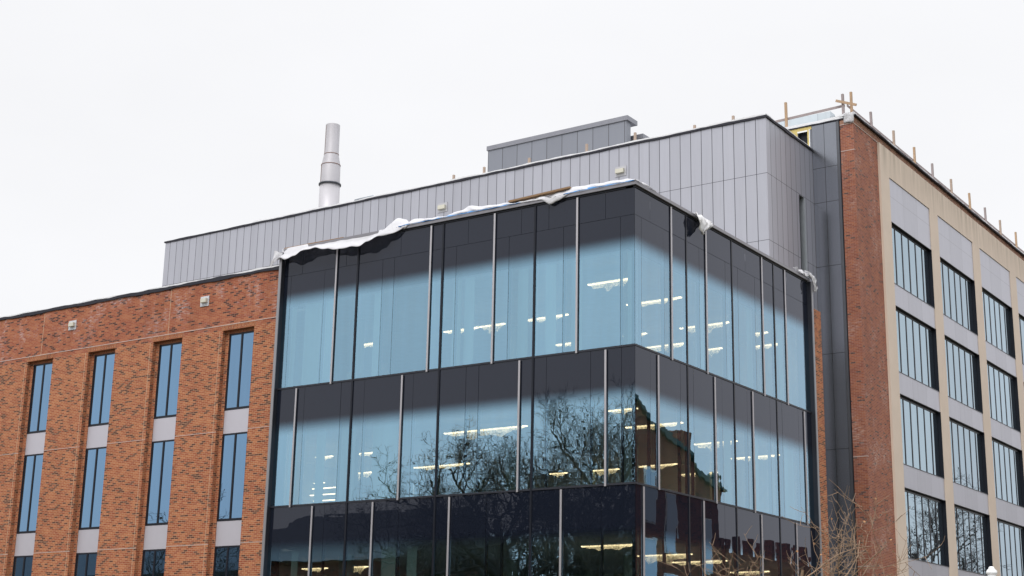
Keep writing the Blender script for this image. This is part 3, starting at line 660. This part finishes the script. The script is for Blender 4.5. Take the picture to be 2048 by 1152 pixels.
for k, (y, zt, lean) in enumerate(((20.41, 27.61, 0), (22.83, 27.46, -.06), (25.7, 27.5, 0), (28.53, 27.56, 0), (31.14, 27.51, 0), (34.04, 27.54, 0), (37.09, 27.64, -.05), (39.79, 27.58, -.05), (42.49, 27.6, 0), (45.54, 27.7, 0), (48.4, 27.65, 0), (51.4, 27.65, 0), (54.2, 27.65, 0))):
    MB().bar((-.51, y, 26.2), (-.51, y+lean, zt), .1, .1).build('post', ('woodorange', 'woodgrey', 'wood')[k % 3], gr)
MB().bar((-.59, 20.1, 26.88), (-.59, 58, 26.95), .04, .1).build('rail', 'woodgrey', gr)
for x, zt, mt in ((-3.47, 27.6, 'woodorange'), (-.74, 27.42, 'woodgrey')): MB().bar((x, Y1+.33, 26.1), (x-.01, Y1+.33, zt), .11, .1).build('post', mt, gr)
MB().bar((-4.08, Y1+.42, 26.81), (-.70, Y1+.42, 26.9), .04, .11).build('rail', 'woodgrey', gr)
MB().bar((-1.03, Y1+.22, 27.13), (-.10, Y1+.27, 26.75), .05, .11).build('rail', 'woodorange', gr)
pk = thing('parapet_wrap', 'white plastic board wrapped over the brick corner under the guardrail', 'plastic cover', (-.35, Y1, 26))
g = [[(-.589+.458*i/6+.01*math.sin(i*2+j), Y1-.06-.02*math.sin(i*1.3+j*.8), 26.33-.458*j/5+.02*math.sin(i)) for i in range(7)] for j in range(6)]
MB().sheet(g).build('cover', 'tarp', pk, solid=.02)
g = [[(-.589+.458*i/6, Y1-.06+.12*j, 26.33+.02*math.sin(i+j)) for i in range(7)] for j in range(5)]
MB().sheet(g).build('cover_top', 'tarp', pk, solid=.02)

# ------------------------------------------------------------------ plastic sheets and planks on the glass block roof
def interp(pts, t):
    if t <= pts[0][0]: return pts[0][1]
    for (a, u), (b, v) in zip(pts, pts[1:]):
        if t <= b:
            s = (t-a)/(b-a); s = s*s*(3-2*s); return u+(v-u)*s
    return pts[-1][1]
big = thing('plastic_sheet', 'long white plastic sheet drooping over the left roof edge of the glass block', 'plastic sheet', (-12, 0, 17.2))
UP = [(-15.6, 17.20), (-15.16, 17.30), (-12.3, 17.31), (-10.35, 17.30), (-10.1, 17.56), (-9.85, 17.72), (-9.5, 17.6), (-9.15, 17.36)]
LO = [(-15.3, 16.72), (-14.95, 16.84), (-14.56, 16.70), (-14.11, 16.76), (-13.79, 16.90), (-13.15, 16.92), (-12.5, 16.78), (-11.94, 16.68), (-11.40, 16.69), (-10.93, 16.65), (-10.6, 16.77), (-10.19, 16.92), (-9.73, 16.96), (-9.2, 17.18)]
OU = [(-15.4, .25), (-14.6, .46), (-12, .5), (-10.6, .5), (-10.0, .35), (-9.3, .14), (-9.0, .1)]
g = []
for i in range(97):
    x = -15.35+(6.2)*i/96; zu, zl, ou = interp(UP, x), interp(LO, x), interp(OU, x); row = []
    for j in range(11):
        s = j/10; y = .25-(.25+ou)*s
        z = zu+(zl-zu)*(s**1.25)+.025*math.sin(x*3.1+s*2.6)*math.sin(math.pi*s)+.012*math.sin(x*11+s*7)
        row.append((x, y, max(z, 17.255 if y > -.11 and x > XL-.1 else z)))
    g.append(row)
MB().sheet(g).build('sheet', 'tarp', big, solid=.008)
g = []
for j in range(13):
    s = j/12; xl, xr = -15.27-.25*s, -14.85-.60*s; zl, zr = 17.18-.56*s, 17.02-.40*s-.06*math.sin(s*6)
    g.append([(xl+(xr-xl)*i/8+.012*math.sin(i*.9+j*.6), -.3+.12*s+.03*math.sin(i*.8+j*.4), zl+(zr-zl)*i/8+.012*math.sin(i*.9+j*.7)) for i in range(9)])
MB().sheet(g).build('tail', 'tarp', big)
def ribbon(name, lab, pts, mat, thick, y=-.11, cat='plastic sheet', ax='x', dy=.25):
    """crumpled strip lying on the parapet cap: pts of (t, low, high)"""
    g = []; t0, t1 = pts[0][0], pts[-1][0]; n = int(abs(t1-t0)/.08)
    for i in range(n+1):
        t = t0+(t1-t0)*i/n; lo = interp([(abs(a-t0), b) for a, b, c in pts], abs(t-t0)); hi = interp([(abs(a-t0), c) for a, b, c in pts], abs(t-t0)); r = []
        for j in range(7):
            s = j/6; q = y-.03*math.sin(t*9+s*4)*thick+dy*s**1.6; z = lo+(hi-lo)*s+.02*math.sin(t*13+s*5)*math.sin(math.pi*s)
            if z < 17.26: q = min(q, -.12)
            r.append((t, q, z) if ax == 'x' else (-q, t, z))
        g.append(r)
    o = MB().sheet(g).build(name, mat, solid=.012)
    return tag(o, lab, cat)
ribbon('plastic_sheet', 'bunched white plastic strip on the roof edge between the two planks', [(-9.25, 17.10, 17.38), (-9.05, 17.24, 17.52), (-8.4, 17.27, 17.43), (-7.6, 17.25, 17.39), (-7.0, 17.27, 17.48), (-6.6, 17.29, 17.58), (-5.9, 17.28, 17.47), (-5.1, 17.27, 17.43), (-4.6, 17.25, 17.40)], 'tarp', 1)
ribbon('blue_sheet', 'blue plastic strip under the white sheet on the left roof edge', [(-9.5, 17.245, 17.26), (-8.9, 17.245, 17.31), (-8.1, 17.245, 17.265), (-7.3, 17.245, 17.335), (-6.4, 17.245, 17.32), (-5.6, 17.245, 17.26), (-4.9, 17.245, 17.30), (-4.3, 17.245, 17.26)], 'blue', .6, y=-.12, dy=.12)
ribbon('plastic_sheet', 'torn white plastic flap hanging below the longer plank near the corner', [(-4.6, 17.25, 17.35), (-3.5, 17.21, 17.40), (-3.1, 16.98, 17.42), (-2.85, 17.06, 17.48), (-2.3, 17.24, 17.52), (-1.6, 17.27, 17.49), (-.9, 17.28, 17.47), (-.4, 17.26, 17.45), (.08, 17.25, 17.34)], 'tarp', 1)
ribbon('blue_sheet', 'blue plastic strip at the glass corner under the torn white flap', [(-2.6, 17.245, 17.265), (-1.9, 17.245, 17.335), (-1.1, 17.245, 17.325), (-.4, 17.245, 17.31), (.05, 17.245, 17.26)], 'blue', .6, y=-.125, dy=.1)
ribbon('plastic_sheet', 'short white plastic strip lying on the roof edge right of the corner', [(-.05, 17.25, 17.33), (.3, 17.25, 17.38), (.7, 17.27, 17.46), (.95, 17.25, 17.38), (1.25, 17.25, 17.30)], 'tarp', 1, ax='y')
tag(MB().bar((-15.2, .22, 17.36), (-12.3, .22, 17.34), .14, .05).build('plank', 'plank'), 'thin wooden plank lying on the left end of the roof sheet', 'plank', 'planks weighing down the roof sheets')
tag(MB().bar((-4.85, .05, 17.40), (-2.45, .1, 17.50), .2, .06).build('plank', 'plank'), 'brown plank propped on white plastic near the glass corner', 'plank', 'planks weighing down the roof sheets')
def scrap(lab, rows, mat='wrap', pw=True):
    g = []
    for j, (a, b, zt, q) in enumerate(rows):
        g.append([(q+.07*math.sin(i*1.7+j*2.1)*.8+.03*math.sin(i*4+j), a+(b-a)*i/8, zt+.035*math.sin(i*2.2+j*1.3)+(-.03)*i*0) for i in range(9)])
    return tag(MB().sheet(g).build('plastic_scrap', mat, solid=.006), lab, 'plastic scrap')
scrap('crumpled clear plastic scrap hanging over the middle of the right roof edge', [(3.98, 4.5, 17.28, -.05), (3.86, 4.85, 17.24, .14), (3.84, 4.98, 17.14, .26), (3.86, 4.85, 17.0, .30), (3.92, 4.6, 16.86, .28), (4.0, 4.35, 16.72, .27), (4.1, 4.22, 16.57, .27)])
scrap('bunched white plastic at the far end of the right roof edge', [(12.3, 13.3, 17.40, -.05), (12.25, 13.5, 17.36, .1), (12.4, 13.7, 17.28, .16), (12.7, 13.75, 17.25, .18)], 'tarp')
scrap('small bunch of white plastic hanging down the far end fin', [(13.3, 13.75, 17.5, -.02), (13.2, 13.8, 17.38, .18), (13.5, 13.85, 17.2, .24), (13.6, 13.8, 17.0, .25), (13.62, 13.86, 16.85, .26), (13.64, 13.74, 16.72, .26)], 'tarp')

# ------------------------------------------------------------------ trees
def make_tree(base, h, seed, crown, fork=.4, lean=(0, 0), spread=.55, levels=5, twigr=.008, r0=None, kids=(5, 5, 5, 4, 4), up=.25, sides=(10, 7, 5, 4, 3, 3)):
    rg = random.Random(seed); trunk, tw = MB(), MB(); r0 = r0 or h*.022; tips = []
    def branch(p, d, L, r, lv):
        n = max(3, 6-lv if lv < 3 else 3); pts = [p.copy()]; rad = [r]; q = p.copy(); dd = d.copy()
        for i in range(n):
            dd = (dd+Vector((rg.gauss(0, 1), rg.gauss(0, 1), rg.gauss(0, .8)))*(.16 if lv else .05)+Vector((0, 0, up*(.32 if lv > 1 else .12)))).normalized()
            q = q+dd*L/n; pts.append(q.copy()); rad.append(max(twigr*.55, r*(1-.62*(i+1)/n)))
        (trunk if lv < 2 else tw).tube(pts, rad, sides[lv], cap=False)
        if lv >= levels: tips.append(q); return
        k = kids[lv]
        for i in range(k):
            s = (fork if lv == 0 else .22)+(1-(fork if lv == 0 else .22))*(i+rg.random()*.8)/k
            s = min(s, .999); j = min(int(s*n), n-1); f = s*n-j
            pp = pts[j].lerp(pts[j+1], f); rr = (rad[j]*(1-f)+rad[j+1]*f)
            ax = dd.orthogonal().normalized(); ax.rotate(Matrix.Rotation(rg.random()*6.283+i*2.4, 3, dd))
            base_d = (pts[j+1]-pts[j]).normalized()
            nd = (base_d*(1-spread*.55)+ax*spread*(1.0+.3*rg.random())).normalized()
            branch(pp, nd, L*(crown if lv == 0 else .62)*(1-.25*s)*rg.uniform(.8, 1.2), max(twigr, rr*.62), lv+1)
    branch(Vector(base), Vector((lean[0], lean[1], 1)).normalized(), h*.62, r0, 0)
    return trunk, tw, tips
def bare_tree(name, label, base, h, seed, crown=.75, bark='bark', group=None, **kw):
    t = thing(name, label, 'tree', base, group); a, b, tips = make_tree(base, h, seed, crown, **kw)
    a.build('trunk', bark, t); c = b.build('crown', bark, t)
    return t, tips, c
GT = 'bare trees across the lawn seen in the glass'
bare_tree('bare_tree', 'large bare spreading tree mirrored in the middle of the left glass face', (-24.0, -28.5, 0), 16.9, 11, .70, group=GT, r0=.55, fork=.32, kids=(12, 8, 6, 5, 4), spread=.80, up=.32, twigr=.0105)
bare_tree('bare_tree', 'bare upright tree mirrored nearest the glass corner', (-18.6, -28, 0), 18.2, 23, .68, group=GT, r0=.45, fork=.3, kids=(12, 8, 6, 5, 4), spread=.72, up=.42, twigr=.0095)
small, _, _ = bare_tree('bare_tree', 'smaller bare tree mirrored left of the large tree in the glass', (-31.8, -31, 0), 14.0, 5, .7, group=GT, r0=.3, fork=.25, kids=(9, 7, 5, 4, 3), spread=.75, twigr=.0095)
for (x, y, rz, k, lb) in ((-40.5, -38, 1.1, .98, 'bare thicket tree mirrored low, left of the large trunk'), (-15.5, -34, 2.3, .9, 'bare thicket tree mirrored low, nearest the glass corner edge'), (-22.5, -37, 4.0, .95, 'bare thicket tree mirrored low, behind the upright tree'), (-20.4, -35, 5.2, .95, 'bare thicket tree mirrored low beside the glass corner'), (-47, -41, .4, .85, 'bare thicket tree mirrored low beside the dark roofed house')):
    c = small.copy(); COL.objects.link(c); c.location = (x, y, 0); c.rotation_euler = (0, 0, rz); c.scale = (k*1.1, k*1.1, k); c['label'] = lb
    for ch in small.children:
        q = ch.copy(); COL.objects.link(q); q.parent = c
bare_tree('bare_tree', 'bare tree mirrored in the lower windows of the concrete grid facade', (21.5, 90, 0), 22, 31, .6, group=GT, r0=.45, kids=(8, 6, 5, 4, 3), twigr=.016)
bare_tree('bare_tree', 'bare tree mirrored in the leftmost brick wing windows', (-58, -34, 0), 15, 41, .6, group=GT, r0=.4, kids=(6, 5, 5, 4, 3), twigr=.016)
def evergreen(base, h, r, seed, label):
    rg = random.Random(seed); t = thing('evergreen_tree', label, 'tree', base, 'dark evergreens behind the bare trees'); b = Vector(base)
    MB().tube([b, b+Vector((0, 0, h*.95))], [h*.02, .03], 8).build('trunk', 'bark', t)
    mb = MB()
    for i in range(2600):
        s = rg.random()**.8; z = h*(.08+.92*s); rad = r*(1-s)*(.75+.35*math.sin(z*3.1)+.25*rg.random()); a = rg.random()*6.283; q = rad*rg.random()**.4
        c = b+Vector((math.cos(a)*q, math.sin(a)*q, z)); u = Vector((math.cos(a), math.sin(a), -.35))*rg.uniform(.25, .5); v = Vector((-math.sin(a), math.cos(a), rg.uniform(-.3, .3)))*rg.uniform(.1, .25)
        mb.add([c-v, c+u*.6-v*.4, c+u, c+u*.6+v*.6, c+v], [(0, 1, 2, 3, 4)])
    mb.build('crown', 'needle', t)
for i, (x, y, h, r) in enumerate(((-40.5, -41, 12.6, 3.0), (-48.5, -40, 11.6, 3.2), (-25.5, -39, 11.4, 3.4), (-22, -41, 12.6, 4.0), (-18.3, -38, 11.8, 3.6), (-44.5, -43, 12.2, 3.2))):
    evergreen((x, y, 0), h, r, 50+i, ('dark evergreen mirrored under the smaller bare tree', 'dark evergreen mirrored half behind the dark roofed house', 'dark evergreen mirrored right of the large bare trunk', 'tallest dark evergreen mirrored behind the upright bare tree', 'dark evergreen mirrored beside the glass corner', 'dark evergreen mirrored beside the low dark roofed house')[i])
yt = thing('young_tree', 'slender leafless young tree with a few dry leaves at lower right', 'tree', (12.5, -17.2, 0))
a_, b_, tips = make_tree((12.5, -17.2, 0), 5.7, 77, .60, fork=.45, levels=4, twigr=.0048, r0=.055, kids=(9, 5, 4, 2), spread=.84, up=.28, sides=(8, 6, 5, 4, 4))
a_.build('trunk', 'twig', yt); b_.build('crown', 'twig', yt)
lf = MB(); rg = random.Random(9)
for p in rg.sample(tips, 22):
    u = Vector((rg.gauss(0, 1), rg.gauss(0, 1), -1)).normalized()*.045; v = u.orthogonal().normalized()*.018
    lf.add([p, p+u*.5+v, p+u, p+u*.5-v*1.3], [(0, 1, 2, 3)])
lf.build('dry_leaves', 'leafdry', yt)

# ------------------------------------------------------------------ street lamp (only its finial reaches the picture)
lx, ly = 17.11, -21.85
sl = thing('street_lamp', 'white post lamp with turned finial at the lower right corner', 'street lamp', (lx, ly, 0))
MB().lathe(lx, ly, [(.2, 0), (.2, .25), (.12, .35), (.08, .6), (.07, 2.0), (.09, 2.05), (.06, 2.15)], 24).build('post', 'white', sl)
MB().lathe(lx, ly, [(.06, 2.15), (.1, 2.3), (.13, 2.55), (.13, 2.75), (.12, 2.82)], 28).build('globe', 'white', sl)
MB().lathe(lx, ly, [(.145, 2.82), (.14, 2.88), (.12, 2.95), (.09, 3.01), (.07, 3.04), (.05, 3.06), (.045, 3.075), (.05, 3.085), (.062, 3.10), (.062, 3.12), (.05, 3.14), (.035, 3.152), (.03, 3.17), (.02, 3.18), (.001, 3.183)], 28).build('finial', 'white', sl)

sl.scale = (1, 1, .974)

# ------------------------------------------------------------------ buildings the glass mirrors
hl = thing('dark_roofed_house', 'low dark house with gabled roof mirrored in the lower left glass', 'house', (-40, -38, 0))
MB().box(-47, -34.5, -44, -32, 0, 9.0).build('wall', 'brick_old', hl)
MB().prism_x(-47.6, -34, [(-31.3, 8.9), (-38, 12.6), (-44.7, 8.9)][::-1]).build('roof', 'roofdark', hl)
w0 = MB(); 
for x in (-45.5, -42.5, -39.5, -36.5): MB().box(x-.5, x+.5, -31.99, -31.93, 5.2, 7.2).build('window', 'glass_old', hl)
bh = thing('long_dark_hall', 'long low dark hall mirrored in the lowest brick wing windows', 'building', (-72, -42, 0))
MB().box(-96, -53, -50, -38, 0, 9.2).build('wall', 'brick_old', bh)
MB().prism_x(-96.6, -52.4, [(-50.8, 9.1), (-44, 12.6), (-37.2, 9.1)]).build('roof', 'roofdark', bh)
for k in range(9): MB().box(-93+4.4*k, -91.4+4.4*k, -37.99, -37.93, 4.5, 7.2).build('window', 'glass_old', bh)
gh = thing('gabled_brick_house', 'old brick house with curved gable and chimney mirrored on the right glass face', 'house', (32, 52, 0))
MB().prism_x(26, 38, [(38, 0), (58.0, 0), (58.0, 15.4), (56.6, 15.8), (55.2, 16.1), (54.2, 16.6), (53.6, 17.3), (51.5, 17.8), (50.0, 18.1), (48.9, 18.5), (47.6, 18.6), (46.4, 19.3), (45.2, 20.2), (44, 20.4), (42, 20.2), (40, 18.8), (38, 18.5)]).build('wall', 'brick_old', gh)
rf = MB(); 
rf.prism_x(25.8, 38.2, [(58.2, 15.42), (58.2, 15.75), (56.6, 16.15), (55.2, 16.45), (54.0, 17.0), (53.5, 17.75), (51.4, 18.2), (49.9, 18.5), (48.8, 18.9), (47.5, 19.0), (46.2, 19.7), (45.0, 20.6), (45.0, 20.21), (46.3, 19.31), (47.55, 18.61), (48.9, 18.51), (50.0, 18.11), (51.5, 17.81), (53.6, 17.31), (54.2, 16.61), (55.2, 16.11), (56.6, 15.81)])
rf.build('gable_coping', 'copper', gh) if 'copper' in M else None
M['copper'] = plain('dark_copper_edge', (.03, .075, .07), .6)
rf.build('gable_coping', 'copper', gh)
MB().box(25.9, 28, 52, 53.3, 14, 19.0).build('chimney', 'brick_old', gh)
MB().lathe(26.5, 58.1, [(.1, 15.4), (.1, 16.1), (.3, 16.3), (.35, 16.5), (.2, 16.8), (.02, 17.0)], 16).build('finial', 'copper', gh)
for y0, y1, z0, z1 in ((46.6, 48.6, 12.3, 15.6), (46.6, 48.6, 7.5, 11.2), (46.6, 48.6, 3, 6.6), (50, 51.4, 10.5, 14.5), (50, 51.4, 5, 9), (55, 56.6, 9.5, 13.2), (55, 56.6, 4, 8)):
    f = MB(); f.box(25.93, 26.0, y0-.1, y1+.1, z0-.1, z1+.1); f = f.build('window', 'white', gh)
    MB().box(25.9, 25.93, y0, y1, z0, z1).build('pane', 'glass_old', f)
lo = thing('crenellated_brick_hall', 'long low dark brick hall with stepped parapet mirrored at the lower right glass', 'building', (32, 70, 0))
MB().box(26, 40, 58.05, 84, 0, 11.2).build('wall', 'brick_old', lo)
cr = MB(); y = 58.3
while y < 83.5: cr.box(26, 26.5, y, y+.7, 11.2, 12.1+.3*((int(y*3)) % 3)); y += 2.1
cr.build('parapet_merlons', 'brick_old', lo)
for y in range(60, 83, 3): MB().box(25.95, 26.0, y, y+1.2, 6, 9.5).build('window', 'glass_old', lo)
tw = thing('curved_tower', 'distant round office tower mirrored in the lowest right windows', 'building', (52, 172, 0))
MB().lathe(52, 172, [(9, 0), (9, 15.5), (8.6, 15.6), (8.6, 16.2)], 40).build('wall', 'towerglass', tw)
rg_ = MB()
for k in range(8): rg_.lathe(52, 172, [(9.05, 1.4+1.8*k), (9.1, 1.4+1.8*k), (9.1, 2.0+1.8*k), (9.05, 2.0+1.8*k)], 40, False)
rg_.build('floor_band', 'paving', tw)
